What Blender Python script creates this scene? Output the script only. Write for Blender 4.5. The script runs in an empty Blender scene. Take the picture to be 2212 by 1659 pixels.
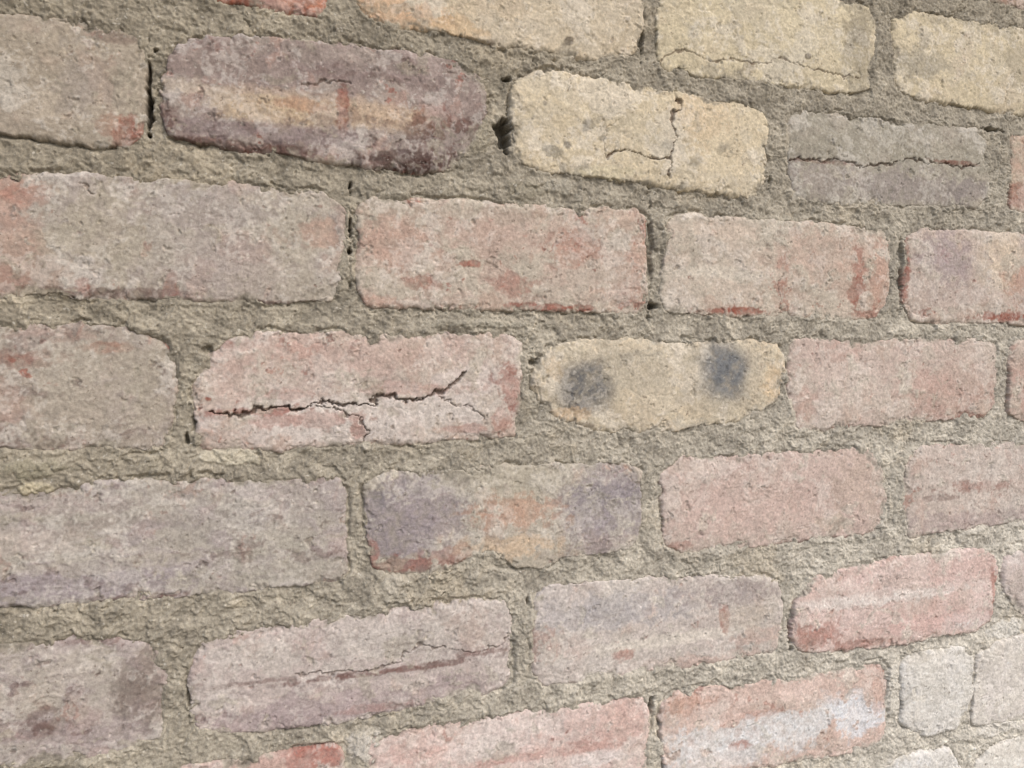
import bpy, math, numpy as np
from mathutils import Matrix, Vector
S=bpy.context.scene
S.view_settings.view_transform='Standard'; S.view_settings.look='None'; S.view_settings.exposure=0
# ---------------------------------------------------------------- camera
YAW=math.radians(18.8); PIT=math.radians(-1.35)
F=np.array([math.sin(YAW)*math.cos(PIT),math.cos(YAW)*math.cos(PIT),math.sin(PIT)])
R=np.array([math.cos(YAW),-math.sin(YAW),0.0]); U=np.cross(R,F)
CAM=np.array([0,-0.49,0.0]); FL=1661.0
cam=bpy.data.cameras.new("camera"); co=bpy.data.objects.new("camera",cam); S.collection.objects.link(co)
cam.sensor_width=36; cam.lens=FL/2212*36; cam.clip_start=0.01; cam.clip_end=2000
M=Matrix(((R[0],U[0],-F[0],CAM[0]),(R[1],U[1],-F[1],CAM[1]),(R[2],U[2],-F[2],CAM[2]),(0,0,0,1)))
co.matrix_world=M; S.camera=co
# image pixel coordinates, cast through the camera -> metres on the wall face (plane y=0)
def W(x,y):
    d=F*FL+R*(x-1106)+U*(829.5-y)
    t=-CAM[1]/d[1]
    return (CAM[0]+d[0]*t, CAM[2]+d[2]*t)
def WS(x,y,rx,ry):
    a=W(x,y); b=W(x+rx,y); c=W(x,y-ry)
    return a[0],a[1],abs(b[0]-a[0]),abs(c[1]-a[1])
# ---------------------------------------------------------------- grid
u0,u1=W(-30,800)[0],W(2250,800)[0]
z0,z1=W(2250,1690)[1],W(2250,-30)[1]
us=[u0]
while us[-1]<u1:
    us.append(us[-1]+0.00048+0.00020*(us[-1]-u0)/(u1-u0))
us=np.array(us)
zs=np.arange(z0,z1,0.00056)
us=np.concatenate([np.arange(u0-0.55,u0-0.001,0.004),us,np.arange(us[-1]+0.004,us[-1]+0.6,0.004)])
zs=np.concatenate([np.arange(-0.75,z0-0.001,0.004),zs,np.arange(zs[-1]+0.004,0.75,0.004)])
UU,ZZ=np.meshgrid(us,zs)   # shape (nz,nu)
NZ,NU=UU.shape
rng=np.random.default_rng(7)
def perlin(x,y,seed):
    r=np.random.default_rng(seed); P=r.permutation(256).astype(np.int32)
    ang=r.random(256)*2*np.pi; gx=np.cos(ang).astype(np.float32); gy=np.sin(ang).astype(np.float32)
    xi=np.floor(x).astype(np.int32); yi=np.floor(y).astype(np.int32)
    xf=(x-xi).astype(np.float32); yf=(y-yi).astype(np.float32)
    a=xf*xf*xf*(xf*(xf*6-15)+10); b=yf*yf*yf*(yf*(yf*6-15)+10)
    def g(i,j):
        h=P[(P[(xi+i)&255]+yi+j)&255]
        return gx[h]*(xf-i)+gy[h]*(yf-j)
    n0=g(0,0)*(1-a)+g(1,0)*a; n1=g(0,1)*(1-a)+g(1,1)*a
    return n0*(1-b)+n1*b
def fbm(fu,fz,oct,seed,gain=0.55,wx=0,wy=0):
    s=0; amp=1
    for o in range(oct):
        th=.6+o*1.1; cu,su=math.cos(th),math.sin(th)
        X=(UU+wx+3.1)*fu*2**o; Y=(ZZ+wy+2.7)*fz*2**o
        s=s+amp*perlin(X*cu-Y*su+o*17.3,X*su+Y*cu+o*9.1,seed+o)
        amp*=gain
    return (s/np.std(s)).astype(np.float32)
def ss(a,b,x):
    t=np.clip((x-a)/(b-a),0,1); return t*t*(3-2*t)
wA=fbm(45,45,4,11); wB=fbm(45,45,4,21)
n1=fbm(11,11,5,31); n2=fbm(38,38,5,41,wx=wA*0.002,wy=wB*0.002); n3=fbm(150,150,3,51,gain=.7)
n4=fbm(10,60,4,61,gain=0.65,wx=wA*0.003,wy=wB*0.002); n5=fbm(430,430,1,71); n6=fbm(24,30,5,81,gain=0.7,wx=wB*0.003,wy=wA*0.003)
n7=fbm(70,70,4,91,gain=0.65); ng=fbm(18,18,3,101)
n8=fbm(26,11,5,111,gain=0.68,wx=wA*.002)
n9=fbm(20,20,6,131,gain=.8,wx=wB*.002,wy=wA*.002)
nA=fbm(16,26,6,151,gain=.6,wx=wA*.004,wy=wB*.004); nB=fbm(34,48,5,161,gain=.62,wx=wB*.003,wy=wA*.003)
ridge=1-np.abs(fbm(42,42,4,121,wx=wA*.003,wy=wB*.003))
ridge2=1-np.abs(fbm(30,22,5,171,wx=wB*.003,wy=wA*.003))
# ---------------------------------------------------------------- colours
def lin(c):
    c=np.array(c,dtype=np.float64)/255.0
    return np.where(c<=0.04045,c/12.92,((c+0.055)/1.055)**2.4)
RED=(146,82,64); DRED=(98,68,60)
BR=[]
def B(poly,base,second,red=0.3,streak=0.5,rnd=22,h=None,blobs=(),dark=0.0,edge=0.5):
    BR.append(dict(poly=[W(*p) for p in poly],base=base,second=second,red=red,streak=streak,rnd=rnd*.85,h=h,
      blobs=[(WS(b[0],b[1],b[2],b[3]),b[4],b[5],(b[6] if len(b)>6 else 1.0)) for b in blobs],dark=dark,edge=edge))
# top course
B([(380,-190),(715,-130),(715,5),(690,40),(610,27),(500,8),(380,-8),(-150,-60),(-150,-260)],(168,94,70),(182,122,94),red=.8,blobs=[(600,20,90,12,DRED,.5)])
B([(760,-130),(1395,-80),(1392,60),(1375,128),(1330,136),(1050,98),(960,75),(870,60),(790,37),(765,10)],(204,187,157),(196,183,159),red=.05,
  blobs=[(850,25,90,30,(206,164,126),.7),(980,60,60,20,(212,180,136),.6),(1260,40,110,60,(194,182,158),.5),(1060,10,60,30,(188,172,148),.5),(1230,88,7,7,(80,70,60),.8),(1060,95,8,6,(110,90,75),.7)])
B([(1415,-55),(1700,-30),(1880,12),(1897,50),(1890,190),(1860,206),(1600,178),(1430,152),(1415,100)],(204,191,159),(197,184,154),red=.03,
  blobs=[(1858,100,32,95,(160,150,128),.85),(1620,150,12,30,(160,146,122),.7),(1730,75,60,50,(210,198,168),.5),(1742,122,7,6,(80,70,58),.8)])
B([(1930,35),(1975,22),(2180,55),(2440,95),(2440,300),(2212,252),(2000,218),(1940,200),(1925,120)],(204,190,158),(195,182,153),red=.05,
  blobs=[(1985,135,50,25,(160,153,136),.7),(2150,50,90,25,(162,152,129),.6),(2195,130,20,60,(156,146,124),.5)])
B([(1700,-270),(2110,-215),(2110,-5),(1920,-28),(1700,-60)],(190,160,140),(175,150,130))
B([(2140,-200),(2500,-140),(2500,60),(2135,8)],(180,130,110),(170,150,130),red=.4)
# second course
B([(-420,-60),(0,25),(180,36),(300,62),(320,130),(318,280),(290,322),(200,318),(0,292),(-420,240)],(168,156,138),(161,149,133),red=.1,
  blobs=[(265,80,60,14,DRED,.45),(285,290,36,34,RED,.75),(235,270,25,25,(158,108,84),.5),(60,120,120,60,(162,150,130),.5),(120,230,90,50,(180,167,149),.5),(180,180,50,70,(157,147,140),.4)])
B([(345,160),(365,105),(430,77),(560,73),(800,98),(1000,130),(1050,170),(1052,250),(1030,310),(985,362),(900,374),(790,362),(640,345),(500,325),(370,300),(343,262)],(146,129,122),(156,140,133),red=.25,streak=.9,dark=.35,h=.0014,
  blobs=[(610,238,150,34,(192,169,138),.95,.6),(830,250,120,28,(188,164,138),.95,.6),(420,195,90,18,(188,173,155),.8),(640,205,150,10,(183,160,142),.5),
   (740,240,12,46,RED,.7),(640,228,50,14,(174,120,90),.45),(945,250,45,26,RED,.5),(970,290,70,40,DRED,.7),(560,325,160,16,DRED,.8),(900,352,110,20,(80,56,50),.9),(360,262,25,45,DRED,.7),
   (760,150,180,26,(136,119,115),.6),(620,290,200,18,(140,123,123),.7),(720,120,160,20,(152,139,129),.6),(500,130,120,30,(144,128,119),.6)])
B([(1110,170),(1165,152),(1400,182),(1640,228),(1662,262),(1650,410),(1625,432),(1400,402),(1200,377),(1108,352),(1100,250)],(207,192,161),(199,185,156),red=.02,h=.0018,
  blobs=[(1190,325,22,12,(132,128,116),.8),(1268,272,10,10,(122,118,108),.8),(1300,300,9,7,(122,118,108),.7),(1225,315,10,8,(128,122,111),.8),(1175,225,8,6,(128,122,111),.7),(1340,250,40,16,(176,166,143),.5),
   (1510,240,55,60,(210,185,149),.5),(1400,290,70,40,(182,172,148),.45),(1300,375,60,18,(213,204,170),.5),(1560,320,14,12,(140,133,118),.6),(1500,350,12,10,(140,133,118),.6),(1440,315,10,8,(130,124,110),.7)])
B([(1700,240),(1722,232),(2110,275),(2135,300),(2142,420),(2110,452),(1950,449),(1705,440)],(156,150,135),(161,153,139),red=.02,rnd=12,edge=.3,
  blobs=[(1920,400,210,36,(153,143,138),.8),(1910,310,200,30,(159,153,136),.5),(2065,352,40,5,(122,76,62),.8),(1780,350,60,4,(122,80,64),.7),(2100,420,40,25,(138,129,126),.6),(1780,395,40,35,(163,153,141),.5)])
B([(2185,285),(2640,345),(2640,510),(2212,462),(2180,455)],(190,162,142),(180,165,145),red=.4,blobs=[(2200,425,40,25,RED,.6)])
# third course
B([(-110,355),(0,365),(300,376),(700,410),(748,440),(745,600),(725,657),(500,657),(0,645),(-110,642)],(173,162,148),(165,154,145),red=.15,
  blobs=[(20,470,50,120,(178,143,125),.6),(40,420,60,25,(162,108,91),.45),(60,600,120,50,(176,150,134),.6),(205,632,200,10,DRED,.75),(180,615,20,20,RED,.6),(370,620,14,26,RED,.5),(560,652,120,6,DRED,.6),
  (640,500,60,100,(180,171,154),.6),(430,440,120,50,(163,151,147),.6),(480,570,120,60,(170,157,151),.5),(230,500,90,90,(172,162,142),.6),(700,505,36,30,(180,142,124),.6),(20,620,40,30,RED,.35)])
B([(770,440),(800,421),(1100,438),(1375,450),(1400,475),(1400,672),(1380,680),(1100,673),(790,666),(768,620)],(189,169,154),(182,171,155),red=.25,rnd=14,
  blobs=[(850,520,80,50,(180,136,117),.45),(1010,570,28,9,RED,.8),(915,610,32,16,RED,.55),(1235,540,50,32,(174,128,110),.6),(1180,665,100,8,RED,.9),(1120,615,36,20,(162,110,95),.6),(1380,560,20,80,(182,144,127),.6),(1060,500,80,50,(184,157,143),.5),
  (1390,662,20,12,RED,.7),(820,650,50,12,(184,144,127),.6),(1000,460,180,14,(170,159,143),.5),(1330,640,60,20,(180,148,133),.5)])
B([(1440,482),(1470,461),(1700,475),(1910,490),(1935,520),(1922,660),(1890,693),(1600,686),(1432,680),(1422,640)],(193,178,162),(185,174,158),red=.2,
  blobs=[(1852,600,13,54,RED,.9),(1590,672,80,10,RED,.95),(1690,590,10,26,(166,102,82),.6),(1800,560,110,60,(188,157,141),.5),(1570,590,110,14,(204,195,179),.8),(1560,500,100,16,(200,182,164),.6),(1900,600,22,60,(182,130,110),.45),(1700,682,20,8,DRED,.7),(1880,680,40,8,RED,.6)])
B([(1955,512),(1990,491),(2212,500),(2440,520),(2440,712),(1975,696),(1945,655)],(189,172,160),(185,173,160),red=.2,
  blobs=[(2045,560,45,50,(160,144,146),.8,.7),(2165,560,40,80,(208,190,166),.8,.7),(2165,685,60,9,RED,.9),(1955,580,8,80,RED,.8),(2100,640,100,20,(182,165,156),.5),(2210,600,30,30,(182,128,106),.5)])
# fourth course
B([(-480,690),(0,692),(250,702),(365,735),(388,800),(380,920),(350,970),(0,975),(-480,990)],(168,156,142),(161,150,140),red=.3,dark=.35,
  blobs=[(60,775,60,22,(138,94,80),.65),(240,750,45,12,(156,108,86),.6),(20,880,40,60,(170,135,120),.5),(130,800,80,60,(178,169,153),.5),(200,880,120,60,(176,165,149),.5),(60,960,120,12,DRED,.5),(300,820,60,80,(168,159,143),.6),(110,720,80,14,(172,136,122),.4)])
B([(425,800),(445,765),(490,735),(560,713),(1090,718),(1128,735),(1132,870),(1115,945),(860,962),(600,977),(432,975),(415,900)],(190,171,160),(187,175,162),red=.2,
  blobs=[(800,900,260,50,(206,197,190),.75),(1000,830,70,40,(206,195,189),.6),(1098,835,24,42,RED,.85),(1080,910,26,30,(160,100,84),.5),(560,889,90,8,(146,78,62),.8),(660,905,120,14,(174,126,113),.6),(770,930,14,18,RED,.6),(450,860,9,7,RED,.9),
   (750,765,250,36,(191,163,151),.6),(500,820,60,40,(194,167,154),.5),(1000,925,60,8,(172,118,104),.5),(900,840,120,12,(178,138,125),.5),(620,850,60,10,(178,128,115),.4),(490,740,14,10,RED,.6)])
B([(1150,830),(1160,775),(1195,738),(1300,728),(1450,738),(1640,735),(1688,745),(1700,800),(1684,870),(1600,912),(1450,936),(1300,932),(1195,903),(1158,865)],(204,188,160),(196,184,159),red=.03,h=.0016,rnd=16,
  blobs=[(1400,790,100,50,(186,176,156),.7),(1262,835,86,84,(176,168,150),.5,.45),(1565,815,80,92,(174,166,149),.6,.45),(1262,838,54,52,(108,108,108),.95,.3),(1562,800,46,58,(114,117,120),.95,.3),(1225,897,50,14,(204,172,132),.6),(1665,830,20,50,(206,180,142),.6),(1250,920,60,8,(126,109,96),.5),(1195,800,14,26,(208,182,143),.5)])
B([(1705,740),(1725,728),(2100,728),(2157,735),(2155,870),(2130,902),(2000,916),(1720,932),(1700,850)],(193,173,162),(187,174,161),red=.18,
  blobs=[(2050,850,100,46,(184,149,136),.6),(1840,830,70,70,(204,190,179),.5),(2110,900,40,10,RED,.5),(1830,760,30,25,(178,136,121),.4),(1730,880,20,40,(180,138,124),.5),(2100,790,50,50,(190,173,160),.5)])
B([(2180,735),(2212,733),(2640,745),(2640,880),(2212,915),(2175,895)],(189,160,147),(184,168,155),red=.3)
# fifth course
B([(-110,1052),(0,1048),(300,1035),(730,1028),(750,1060),(750,1230),(737,1260),(400,1296),(0,1318),(-110,1325)],(172,164,153),(165,155,151),red=.1,dark=.35,streak=.9,
  blobs=[(150,1262,250,36,(158,147,151),.8),(310,1292,80,10,(106,74,68),.85),(50,1175,150,26,(188,174,163),.6),(600,1200,130,40,(178,172,158),.6),(600,1060,120,26,(166,154,151),.6),(300,1130,160,12,(132,116,110),.4),(250,1215,200,16,(180,171,157),.6),(500,1120,150,30,(164,157,150),.5),(130,1090,140,20,(171,157,152),.6)])
B([(785,1050),(820,1020),(1000,1005),(1350,995),(1388,1015),(1390,1160),(1355,1195),(1200,1215),(1170,1235),(1110,1232),(1060,1190),(1000,1218),(950,1240),(870,1248),(797,1232),(785,1150)],(180,171,154),(176,165,152),red=.15,
  blobs=[(895,1120,105,105,(146,136,140),.9,.7),(1305,1100,88,100,(150,141,146),.9,.7),(1120,1030,130,30,(178,170,152),.8),(1120,1110,84,32,(186,146,122),.75),(1110,1178,100,26,(205,181,152),.85),(1060,1115,18,40,(178,132,110),.45),(860,1222,110,16,(144,92,79),.75),(800,1200,14,30,(158,104,88),.7),(850,1060,40,30,(136,131,138),.5),(960,1200,60,18,(154,110,98),.5),(1310,1170,60,20,(160,144,139),.6),(1290,1060,60,20,(140,133,141),.5)])
B([(1425,1025),(1465,986),(1870,965),(1905,990),(1918,1080),(1903,1150),(1862,1162),(1700,1177),(1470,1202),(1432,1172)],(196,175,165),(192,171,161),red=.08,
  blobs=[(1600,1090,150,60,(199,173,163),.6),(1780,1167,90,6,(104,80,70),.65),(1860,1040,50,60,(186,167,152),.6),(1500,1010,60,20,(194,180,167),.5),(1800,1130,50,14,(194,181,161),.5),(1460,1180,30,10,RED,.4)])
B([(1955,985),(1995,962),(2440,935),(2440,1090),(2212,1130),(2100,1146),(1962,1162),(1945,1080)],(192,178,168),(186,171,161),red=.18,streak=.8,
  blobs=[(2110,1050,60,12,(150,104,91),.65),(2100,1125,150,22,(172,155,152),.7),(2030,1075,40,6,DRED,.5),(2150,1000,90,26,(202,192,183),.6)])
# sixth course
B([(-480,1420),(0,1383),(220,1374),(340,1390),(366,1440),(352,1600),(200,1648),(0,1668),(-480,1730)],(172,162,153),(167,155,151),red=.12,dark=.45,
  blobs=[(310,1480,46,80,(118,102,94),.75),(150,1440,100,40,(186,177,164),.6,.7),(60,1580,110,18,(108,80,74),.6),(70,1640,90,18,(183,168,163),.5),(210,1590,100,26,(164,149,149),.6),(180,1385,60,8,DRED,.5),(60,1510,90,30,(184,174,160),.6)])
B([(412,1405),(450,1370),(700,1330),(1088,1290),(1110,1312),(1105,1480),(1060,1502),(700,1572),(480,1592),(420,1576),(403,1520)],(186,173,167),(179,166,161),red=.12,streak=.9,
  blobs=[(700,1532,300,32,(167,150,151),.8),(830,1450,150,7,(108,72,64),.8),(1050,1408,50,7,(108,72,64),.65),(520,1478,80,6,DRED,.5),(560,1415,100,36,(202,195,186),.6),(850,1385,160,36,(182,175,167),.5),(700,1350,200,20,(190,176,170),.5),(950,1500,130,16,(180,165,161),.5),(430,1560,20,22,DRED,.5),(800,1530,100,8,(160,120,111),.5)])
B([(1150,1295),(1180,1260),(1400,1246),(1640,1240),(1690,1260),(1697,1320),(1682,1410),(1500,1446),(1180,1488),(1148,1460)],(194,184,177),(188,177,170),red=.13,streak=.8,
  blobs=[(1330,1320,180,32,(171,167,169),.75),(1570,1285,100,22,(160,146,143),.7),(1200,1300,60,50,(193,185,181),.5),(1420,1385,190,14,(213,205,193),.8),(1520,1430,140,16,(196,167,155),.6),(1565,1335,10,28,(164,108,91),.7),(1350,1415,18,12,(176,116,99),.6),(1640,1375,50,16,(186,152,138),.5),(1300,1450,120,16,(214,205,197),.6),(1620,1330,60,20,(192,179,164),.6)])
B([(1720,1290),(1760,1240),(1950,1200),(2130,1180),(2156,1210),(2147,1330),(2110,1366),(1900,1402),(1725,1412),(1705,1372)],(205,180,171),(209,187,180),red=.15,streak=.6,h=.0018,
  blobs=[(1760,1372,46,28,(160,100,83),.65),(1900,1290,170,14,(219,211,205),.85),(2080,1340,40,14,(221,214,211),.8),(2147,1270,8,56,(166,104,87),.65),(1980,1240,130,26,(204,173,166),.5),(1860,1390,60,10,RED,.45),(2000,1345,100,20,(210,175,168),.6),(1740,1270,30,24,(196,152,139),.5)])
B([(2165,1205),(2212,1183),(2640,1120),(2640,1240),(2212,1330),(2190,1326),(2165,1270)],(194,177,172),(205,195,190),red=.1)
# seventh course
B([(-100,1745),(300,1668),(600,1622),(740,1606),(748,1640),(748,1870),(-100,1990)],(190,167,158),(187,170,162),red=.3,blobs=[(690,1632,70,26,(162,88,70),.75),(540,1655,80,20,(194,161,150),.5)])
B([(790,1605),(850,1572),(1390,1500),(1405,1540),(1400,1700),(1390,1780),(790,1865)],(206,182,174),(208,189,182),red=.18,
  blobs=[(1100,1580,100,40,(216,205,199),.75),(1200,1625,160,10,(178,122,107),.45),(900,1630,90,18,(205,166,156),.6),(1340,1560,50,50,(203,166,155),.6),(1290,1640,60,14,(221,215,212),.6),(1010,1620,60,20,(214,205,199),.6)])
B([(1425,1540),(1450,1495),(1700,1465),(1905,1425),(1922,1450),(1917,1590),(1890,1622),(1700,1652),(1445,1690),(1425,1645)],(203,178,166),(207,186,176),red=.18,
  blobs=[(1660,1580,240,38,(213,214,215),.95),(1850,1550,60,34,(217,221,228),.92),(1480,1520,60,18,(182,134,110),.5),(1600,1612,20,10,(172,112,92),.7),(1550,1645,120,20,(214,211,210),.8),(1760,1490,110,22,(210,187,176),.5),(1900,1500,14,36,(198,152,133),.55),(1640,1540,60,8,(182,138,124),.45)])
B([(1945,1432),(1975,1406),(2080,1395),(2105,1420),(2100,1500),(2065,1580),(1990,1592),(1945,1562)],(218,216,211),(211,208,201),red=.0,h=.0022,blobs=[(1990,1420,40,10,(198,190,176),.5)])
B([(2107,1412),(2150,1382),(2480,1310),(2480,1500),(2130,1572),(2092,1562)],(220,214,208),(213,208,199),red=.03,h=.0018)
B([(1440,1725),(1870,1665),(1870,1900),(1440,1960)],(212,195,185),(208,203,195),red=.2)
B([(1885,1665),(1950,1630),(2055,1615),(2080,1660),(2080,1850),(1885,1880)],(222,221,218),(216,214,209),red=0)
B([(2100,1660),(2135,1618),(2212,1585),(2480,1535),(2480,1720),(2100,1800)],(221,218,210),(215,210,200),red=0,h=.002)
# courses continue outside the part placed by image coordinates
def bb(b):
    p=np.array(b['poly']); return p[:,0].min(),p[:,0].max(),p[:,1].min(),p[:,1].max()
boxes=[bb(b) for b in BR]
pal=[((190,168,153),(182,168,150)),((170,155,144),(167,158,145)),((198,172,158),(188,171,155)),((206,190,155),(198,184,154)),((178,162,146),(170,154,146))]
for k in range(-6,12):
    zb=0.213-0.0862*k; off=(0.11 if k%2 else 0)
    u=us[0]-0.1+off
    while u<us[-1]:
        L=0.2+rng.uniform(-.008,.012); a,b,c,d=u,u+L,zb+rng.uniform(-.002,.002),zb+0.073+rng.uniform(-.002,.003)
        for q in boxes:
            if min(d,q[3])-max(c,q[2])>0.012 and min(b,q[1])-max(a,q[0])>-0.008:
                if (a+b)/2<(q[0]+q[1])/2: b=min(b,q[0]-0.01)
                else: a=max(a,q[1]+0.01)
        cen=((a+b)/2,(c+d)/2)
        inside=any(q[0]-.004<cen[0]<q[1]+.004 and q[2]-.004<cen[1]<q[3]+.004 for q in boxes)
        ok=(b-a>0.035) and not inside and a>us[0] and b<us[-1] and c>zs[0]+.0 and d<zs[-1]
        if ok:
            # skip the image frame
            d3=np.array([cen[0],0,cen[1]])-CAM; f=d3@F; px=1106+FL*(d3@R)/f; py=829.5-FL*(d3@U)/f
            hw=(b-a)/2*FL/f; hh=(d-c)/2*FL/f
            if px+hw>0 and px-hw<2212 and py+hh>0 and py-hh<1659: ok=False
        if ok:
            p=pal[rng.integers(len(pal))]
            BR.append(dict(poly=[(a,c),(b,c+rng.uniform(-.001,.001)),(b,d),(a,d)],base=p[0],second=p[1],red=rng.uniform(.1,.3),streak=.6,rnd=16,h=None,blobs=[],dark=.1,edge=.5))
        u+=L+0.013
# cracks: polyline, half width (m), depth (m), tint
CR=[([(450,893),(490,888),(520,893),(560,884),(600,886),(640,880),(690,866),(740,874),(800,870),(860,860),(920,857),(955,850),(975,828),(1003,800)],.0009,.0032,.7),
 ([(620,880),(690,876),(740,888),(780,908),(792,940),(780,960)],.0006,.002,.6),([(955,858),(1000,880),(1050,902)],.0005,.0015,.5),
 ([(1310,338),(1350,325),(1400,347),(1445,340),(1457,300),(1450,260),(1472,215)],.0008,.0022,.7),([(1448,340),(1450,390)],.0006,.0014,.6),([(1340,250),(1300,300),(1310,338)],.0004,.0008,.35),
 ([(1700,352),(1760,345),(1850,352),(1960,350),(2040,353),(2080,364),(2115,352)],.0007,.0016,.7),
 ([(640,1462),(760,1452),(850,1430),(920,1392),(990,1412),(1040,1400),(1100,1382)],.0007,.0012,.5),
 ([(650,184),(700,178),(760,185)],.0006,.0012,.5),([(1430,125),(1500,115),(1600,137),(1700,140),(1860,170)],.0006,.0009,.6),
 ([(1690,600),(1680,620),(1688,685)],.0005,.001,.4),([(180,380),(215,425)],.0005,.0012,.5),([(1230,155),(1225,200)],.0005,.001,.5)]
CR=[(np.array([W(*p) for p in c[0]]),c[1],c[2],c[3]) for c in CR]
# voids in the joints  (x,y,rx,ry,depth)
HO=[(1086,290,10,28,.014),(321,170,4,60,.006),(322,250,6,40,.012),(757,480,4,40,.007),(755,565,4,30,.006),(1410,662,7,5,.010),(1404,540,5,110,.0035),(1948,590,4,90,.004),(403,948,4,18,.005),(443,760,12,8,.004),(1148,785,8,12,.005),(1098,170,6,5,.008),(1388,85,4,30,.005),
 (335,108,7,5,.009),(2168,1240,8,18,.008),(1408,1525,5,24,.008),(1708,1372,4,22,.005),(408,1500,3,50,.004),(1664,390,4,14,.005),(2145,280,18,4,.008),(1140,1300,3,8,.005)]
HO=[WS(*h[:4])+(h[4],) for h in HO]
LUMPS=[(490,988,62,16,(196,188,167)),(88,1058,36,12,(192,181,152)),(510,1305,26,9,(186,176,155)),(1020,400,30,12,(166,158,141)),(1200,400,30,14,(164,158,143)),(640,20,10,8,(168,159,138)),(330,990,20,34,(176,168,149)),(790,965,10,10,(182,175,160)),(850,1262,22,20,(188,181,166)),(790,1610,36,24,(198,193,184)),(1965,1650,40,16,(212,208,199)),(2160,1575,60,14,(216,212,203)),(1040,290,36,34,(155,147,128)),(1140,410,40,20,(150,143,125)),(60,1010,80,20,(152,146,125)),(2180,1360,40,20,(211,208,200)),(1930,1480,14,50,(206,202,191)),(1060,700,90,10,(162,156,140))]
LUMPS=[(WS(*l[:4]),l[4]) for l in LUMPS]
# ---------------------------------------------------------------- helpers
def roundpoly(P,r):
    P=np.array(P); out=[]; n=len(P)
    for i in range(n):
        a,b,c=P[i-1],P[i],P[(i+1)%n]
        la=np.linalg.norm(a-b); lc=np.linalg.norm(c-b)
        p=b+(a-b)/la*min(r,la*.4); q=b+(c-b)/lc*min(r,lc*.4)
        for t in (0,.33,.67,1): out.append((1-t)**2*p+2*t*(1-t)*b+t*t*q)
    return np.array(out)
def sdf(P,X,Y):
    d=np.full(X.shape,1e9); ins=np.zeros(X.shape,bool); n=len(P)
    for i in range(n):
        x1,y1=P[i]; x2,y2=P[(i+1)%n]; ex,ey=x2-x1,y2-y1; L=ex*ex+ey*ey
        if L<1e-14: continue
        t=np.clip(((X-x1)*ex+(Y-y1)*ey)/L,0,1)
        d=np.minimum(d,(X-x1-t*ex)**2+(Y-y1-t*ey)**2)
        if abs(ey)>1e-12:
            ins^=((y1>Y)!=(y2>Y))&(X<x1+(Y-y1)*ex/ey)
    d=np.sqrt(d); return np.where(ins,d,-d)
def pdist(P,X,Y):
    d=np.full(X.shape,1e9)
    for i in range(len(P)-1):
        x1,y1=P[i]; x2,y2=P[i+1]; ex,ey=x2-x1,y2-y1; L=ex*ex+ey*ey
        t=np.clip(((X-x1)*ex+(Y-y1)*ey)/L,0,1)
        d=np.minimum(d,(X-x1-t*ex)**2+(Y-y1-t*ey)**2)
    return np.sqrt(d)
def window(a,b,c,d,m=.012):
    return slice(max(0,np.searchsorted(zs,c-m)),min(NZ,np.searchsorted(zs,d+m)+1)),slice(max(0,np.searchsorted(us,a-m)),min(NU,np.searchsorted(us,b+m)+1))
def mix(c,t,m):
    return c*(1-m[...,None])+np.asarray(t)*m[...,None]
def desat(C,s):
    l=(C@np.array([.3,.59,.11]))[...,None]; return l+(C-l)*s
root=bpy.data.objects.new("brick_wall",None); S.collection.objects.link(root)
def build(name,X,Z,H,C,mask,mat):
    q=mask[:-1,:-1]&mask[1:,:-1]&mask[:-1,1:]&mask[1:,1:]
    nz,nu=X.shape; idx=np.arange(nz*nu).reshape(nz,nu)
    quads=np.stack([idx[:-1,:-1][q],idx[:-1,1:][q],idx[1:,1:][q],idx[1:,:-1][q]],1)
    used=np.zeros(nz*nu,bool); used[quads.ravel()]=True
    remap=np.cumsum(used)-1; quads=remap[quads].astype(np.int32)
    co_=np.stack([X.ravel()[used],-H.ravel()[used],Z.ravel()[used]],1).astype(np.float32)
    me=bpy.data.meshes.new(name); me.vertices.add(len(co_)); me.vertices.foreach_set("co",co_.ravel())
    nq=len(quads); me.loops.add(nq*4); me.loops.foreach_set("vertex_index",quads.ravel())
    me.polygons.add(nq); me.polygons.foreach_set("loop_start",np.arange(0,nq*4,4,dtype=np.int32))
    me.polygons.foreach_set("loop_total",np.full(nq,4,dtype=np.int32))
    me.polygons.foreach_set("use_smooth",np.ones(nq,bool))
    at=me.color_attributes.new("tint",'FLOAT_COLOR','POINT')
    cc=np.ones((len(co_),4),np.float32); cc[:,:3]=C.reshape(-1,3)[used]
    at.data.foreach_set("color",cc.ravel())
    me.update(calc_edges=True); me.materials.append(mat)
    ob=bpy.data.objects.new(name,me); S.collection.objects.link(ob); ob.parent=root
    return ob
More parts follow.
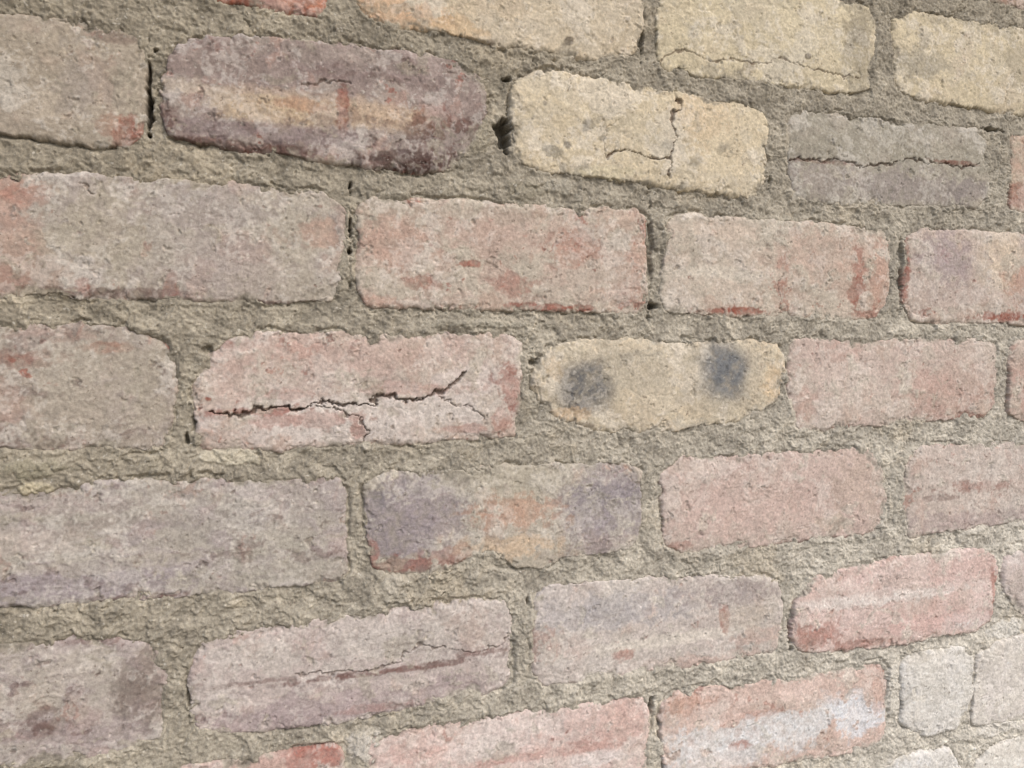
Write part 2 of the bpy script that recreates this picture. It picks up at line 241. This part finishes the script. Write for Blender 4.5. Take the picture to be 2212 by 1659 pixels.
# ---------------------------------------------------------------- materials
def mat(name,grain,bumpd,speck_l,speck_d):
    m=bpy.data.materials.new(name); m.use_nodes=True; nt=m.node_tree; N=nt.nodes; L=nt.links
    bs=N["Principled BSDF"]; bs.inputs["Roughness"].default_value=.95
    bs.inputs["Specular IOR Level"].default_value=.12
    tc=N.new("ShaderNodeTexCoord"); at=N.new("ShaderNodeVertexColor"); at.layer_name="tint"
    def noise(s,d,r=.6):
        n=N.new("ShaderNodeTexNoise"); n.inputs["Scale"].default_value=s; n.inputs["Detail"].default_value=d; n.inputs["Roughness"].default_value=r
        L.new(tc.outputs["Object"],n.inputs["Vector"]); return n
    def mr(src,a,b,c,d):
        n=N.new("ShaderNodeMapRange"); n.inputs[1].default_value=a; n.inputs[2].default_value=b; n.inputs[3].default_value=c; n.inputs[4].default_value=d
        L.new(src,n.inputs[0]); return n.outputs[0]
    def mx(bt,f,a,b):
        n=N.new("ShaderNodeMix"); n.data_type='RGBA'; n.blend_type=bt
        L.new(f,n.inputs[0]); L.new(a,n.inputs[6]); n.inputs[7].default_value=b
        return n.outputs[2]
    g=noise(620,3,.85); gv=mr(g.outputs[0],.3,.7,1-grain,1+grain)
    cmb=N.new("ShaderNodeVectorMath"); cmb.operation='SCALE'; L.new(at.outputs[0],cmb.inputs[0]); L.new(gv,cmb.inputs[3])
    c=cmb.outputs[0]
    s=noise(420,1,.5); c=mx('MIX',mr(s.outputs[0],.68,.76,0,speck_l),c,(.70,.67,.60,1))
    s2=noise(260,3,.75); c=mx('MIX',mr(s2.outputs[0],.36,.29,0,speck_d),c,(.12,.09,.07,1))
    L.new(c,bs.inputs["Base Color"])
    b=N.new("ShaderNodeBump"); b.inputs["Strength"].default_value=.5; b.inputs["Distance"].default_value=bumpd
    L.new(g.outputs[0],b.inputs["Height"]); L.new(b.outputs[0],bs.inputs["Normal"])
    return m
MB=mat("old_brick",.22,.0005,.3,.65); MM=mat("lime_mortar",.27,.0010,.45,.6)
# ---------------------------------------------------------------- mortar colour
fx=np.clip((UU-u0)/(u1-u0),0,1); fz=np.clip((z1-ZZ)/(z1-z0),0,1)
tone=np.clip(.05+.5*fx*(fz*1.2)+.5*fz**1.5*fx+.2*fz+.10*fx,0,1)  # paler to lower right: dusty mortar plus stronger light there, put into the colour
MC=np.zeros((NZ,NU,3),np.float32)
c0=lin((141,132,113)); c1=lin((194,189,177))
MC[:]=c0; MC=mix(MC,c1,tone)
MC*=(1+.06*n2+.06*n7+.07*n3+.05*n5)[...,None]
MC=mix(MC,MC*.76,.6*ss(.4,1.6,n6))
MC=mix(MC,lin((182,168,142)),.28*ss(.8,2.2,n1+.4*n7))
MC=mix(MC,MC*1.22,.8*ss(.9,1.5,n9))
# ---------------------------------------------------------------- bricks
SD=np.full((NZ,NU),-1.0); SM=ss(-.2,.9,nA+.5*nB)   # where mortar was smeared over the arrises
wob=.0006*n2+.00045*n7+.00022*n3+.0007*ng
for bi,b in enumerate(BR):
    a,bx,c,d=bb(b); sl=window(a,bx,c,d)
    X=UU[sl]; Z=ZZ[sl]; g=lambda q:q[sl]
    P=roundpoly(b['poly'],b['rnd']*.085/300)
    raw=sdf(P,X,Z)+g(wob)
    raw-=.0012*ss(1.1,1.7,g(nB))*ss(.010,.0,raw)      # chips
    SD[sl]=np.maximum(SD[sl],raw)
    h0=b['h'] if b['h'] is not None else rng.uniform(.0002,.0014)
    tu=rng.uniform(-.005,.005); tz=rng.uniform(-.012,.012)
    r=np.clip(.0032+.0013*g(ng)+.0008*g(n2),.0012,.007); t=np.clip(raw/r,0,1)
    H=h0+tu*(X-(a+bx)/2)+tz*(Z-(c+d)/2)+.00016*g(n2)+.00035*g(n1)+.00010*g(n7)+.00006*g(n3)+.00010*b['streak']*g(n4)
    H=H-r*.75*(1-np.sqrt(np.clip(1-(1-t)**2,0,1)))-.0006*ss(.016,0,raw)
    H-=.0009*ss(2.0,2.5,g(n7))*(t>.5)+.0007*ss(2.1,2.7,g(n3))
    H-=.00030*ss(.55,.75,g(nA)*.6+g(n4)*.6)       # scaled skin, one thin layer gone
    sp=ss(.9,1.3,g(n6)+1.2*(1-np.clip(raw/.007,0,1))-.4)*(1-ss(.004,.010,raw)); H-=.0008*sp
    H=np.where(raw<0,H-np.clip(-raw/.0012,0,1)*.012,H)
    base=lin(b['base']); sec=lin(b['second'])
    C=np.zeros(X.shape+(3,),np.float32); C[:]=base
    C=mix(C,sec,ss(-.8,1.2,g(n4)*b['streak']+g(n2)*.8))
    dust=base*.5+lin((180,174,160))*.5
    C=mix(C,dust,.6*ss(.1,1.0,g(n1)*.5+g(n6)*.8))
    if b['red']>0:
        e=1-np.clip(raw/.006,0,1)
        C=mix(C,lin((172,130,112)),min(.6,b['red']*1.4)*ss(.8,1.7,g(n8)*.7+g(n2)*.7))
        C=mix(C,lin(RED),min(.8,b['red']*2.5)*ss(1.7,2.2,g(n6)*.8-g(n1)*.4+.45*g(n3)+.9*e*g(ng)))
    bloom=lin((210,205,197))*.65+base*.35
    bm=ss(.30,1.1,g(n9)+.35*g(n3)+.15*g(n5))
    C=mix(C,bloom,.25*bm)
    for bl in b['blobs']:
        (bu,bz,ru,rz),col,st,ns=bl
        q=np.sqrt(((X-bu)/ru)**2+((Z-bz)/rz)**2)
        wd=.27 if ns>=.99 else .38
        m=ss(1.05+wd,1.05-wd,q+ns*(.21*g(n2)+.19*g(n7)+.16*g(n3)))*st*np.clip(.9+.12*g(n3)+.1*g(n7),0.3,1.05)
        C=mix(C,lin(col),np.clip(m,0,1))
    # lime bloom, crisp and patchy, on top of everything
    C=mix(C,bloom,.30*bm)
    if b['dark']>0: C=mix(C,lin(DRED),b['dark']*ss(1.1,1.8,g(n7)*.7+g(n4)*.7))
    C=mix(C,C*.68,.8*ss(1.4,2.0,g(n7)*.6+g(n3)*.8))
    sm=g(SM)
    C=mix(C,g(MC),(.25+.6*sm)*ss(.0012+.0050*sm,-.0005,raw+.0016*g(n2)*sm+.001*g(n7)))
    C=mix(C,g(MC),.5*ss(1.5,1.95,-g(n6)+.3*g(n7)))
    C*=(1+.055*g(n3)+.045*g(n5)+.03*g(n2))[...,None]
    for P2,hw,dp,tn in CR:
        if P2[:,0].max()<a or P2[:,0].min()>bx or P2[:,1].max()<c or P2[:,1].min()>d: continue
        dd=pdist(P2,X+.0012*g(n7)+.0005*g(n3),Z+.0014*g(n2)+.0006*g(n3))
        ww=hw*np.clip(.95+.4*g(n7),.4,1.8)
        m=ss(1.3,.3,dd/ww); H-=dp*m
        C=mix(C,lin((88,66,54)),tn*m)
    C=np.clip(desat(C,.84),.02,.75)
    build("brick" if bi==0 else "brick.%03d"%bi,X,Z,H,C,raw>-.0022,MB)
# ---------------------------------------------------------------- mortar
D=SD
H=-.0010+.00028*n2+.00020*n7+.00017*n3+.00010*n5+.00045*n6
H+=.00060*ss(-.04,.08,nA)+.00045*ss(.5,.62,nB)-.0005*ss(1.1,1.25,-nB)     # trowel ledges and crumbled patches
out=np.clip(-D,0,1)
near=np.exp(-((D+.0005)/.0011)**2)
H-=.0022*ss(.7,1.5,-nA+.4*n7+.3*ng)*near
H+=.0006*SM*ss(-.004,.0,D)
H-=np.clip(D,0,1)*(.62-.30*SM)
cr=ss(.975,.998,ridge)*ss(.3,1.0,ng+.3*n2)+ss(.975,.998,ridge2)*ss(.4,1.0,n1); H-=.0010*cr
MC=mix(MC,MC*.55,.7*np.clip(cr,0,1))
H-=.0012*ss(1.9,2.4,n3)*(n7>0)
for (hu,hz,ru,rz,dp) in HO:
    sl=window(hu-ru*2,hu+ru*2,hz-rz*2,hz+rz*2,.002)
    q=np.sqrt(((UU[sl]-hu)/ru)**2+((ZZ[sl]-hz)/rz)**2)+.35*n7[sl]+.22*n2[sl]+.12*n3[sl]
    H[sl]-=dp*ss(1.35,.4,q)
for (lu,lz,ru,rz),col in LUMPS:
    sl=window(lu-ru*2,lu+ru*2,lz-rz*2,lz+rz*2,.002)
    q=np.sqrt(((UU[sl]-lu)/ru)**2+((ZZ[sl]-lz)/rz)**2)+.2*n7[sl]+.15*n2[sl]+.1*n3[sl]
    m=ss(1.3,.7,q); H[sl]+=.0013*m; MC[sl]=mix(MC[sl],lin(col),.8*m)
for i in range(5200):
    pu=rng.uniform(us[0],us[-1]); pz=rng.uniform(zs[0],zs[-1]); pr=rng.uniform(.0005,.0011)
    if i%14==0: pr*=1.9
    sl=window(pu-pr,pu+pr,pz-pr,pz+pr,.0012)
    q=((UU[sl]-pu)**2+((ZZ[sl]-pz)*rng.uniform(.8,1.3))**2)/pr**2
    m=np.clip(1-q,0,1); H[sl]+=.5*pr*np.sqrt(m)
    k=rng.uniform(.7,1.45)
    MC[sl]=mix(MC[sl],MC[sl]*k,ss(0,.4,m))
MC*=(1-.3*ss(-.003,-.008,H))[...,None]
MC=np.clip(desat(MC,.88),.02,.72)
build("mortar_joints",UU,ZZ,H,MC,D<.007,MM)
# ---------------------------------------------------------------- wall body and ground
def slab(name,x0,x1,y0,y1,zA,zB,m):
    v=[(x,y,z) for z in (zA,zB) for y in (y0,y1) for x in (x0,x1)]
    f=[(0,2,3,1),(4,5,7,6),(0,1,5,4),(2,6,7,3),(0,4,6,2),(1,3,7,5)]
    me=bpy.data.meshes.new(name); me.from_pydata(v,[],f); me.materials.append(m)
    o=bpy.data.objects.new(name,me); S.collection.objects.link(o); return o
MG=mat("mortar_core",.2,.001,.2,.2)
nt=MG.node_tree
for n in list(nt.nodes):
    if n.type=='VERTEX_COLOR':
        rgb=nt.nodes.new("ShaderNodeRGB"); rgb.outputs[0].default_value=(.25,.22,.15,1)
        for l in list(n.outputs[0].links): nt.links.new(rgb.outputs[0],l.to_socket)
o=slab("wall_core",us[0],us[-1],.028,.24,-.75,.75,MG); o.parent=root
gm=bpy.data.materials.new("earth"); gm.use_nodes=True; nt=gm.node_tree
n=nt.nodes.new("ShaderNodeTexNoise"); n.inputs["Scale"].default_value=6; n.inputs["Detail"].default_value=10
r=nt.nodes.new("ShaderNodeValToRGB"); r.color_ramp.elements[0].color=(.16,.14,.11,1); r.color_ramp.elements[1].color=(.32,.29,.24,1)
t=nt.nodes.new("ShaderNodeTexCoord"); nt.links.new(t.outputs["Object"],n.inputs["Vector"]); nt.links.new(n.outputs[0],r.inputs[0]); nt.links.new(r.outputs[0],nt.nodes["Principled BSDF"].inputs["Base Color"])
nt.nodes["Principled BSDF"].inputs["Roughness"].default_value=.95
me=bpy.data.meshes.new("ground"); me.from_pydata([(-500,-500,-.74),(500,-500,-.74),(500,500,-.74),(-500,500,-.74)],[],[(0,1,2,3)]); me.materials.append(gm)
S.collection.objects.link(bpy.data.objects.new("ground",me))
# ---------------------------------------------------------------- light
EL=math.radians(46); AZ=math.radians(30)   # from the front of the wall, upper right
dirv=Vector((math.sin(AZ)*math.cos(EL),-math.cos(AZ)*math.cos(EL),math.sin(EL)))
sun=bpy.data.lights.new("sun",'SUN'); sun.energy=1.5; sun.angle=math.radians(32); sun.color=(1,.97,.93)
so=bpy.data.objects.new("sun",sun); so.rotation_euler=dirv.to_track_quat('Z','Y').to_euler(); S.collection.objects.link(so)
w=bpy.data.worlds.new("World"); S.world=w; w.use_nodes=True; nt=w.node_tree
sky=nt.nodes.new("ShaderNodeTexSky"); sky.sky_type='NISHITA'; sky.sun_disc=False; sky.sun_elevation=EL
sky.sun_rotation=math.atan2(dirv.x,dirv.y); sky.dust_density=4; sky.air_density=1.0; sky.ozone_density=.6
nt.links.new(sky.outputs[0],nt.nodes["Background"].inputs[0]); nt.nodes["Background"].inputs[1].default_value=.15
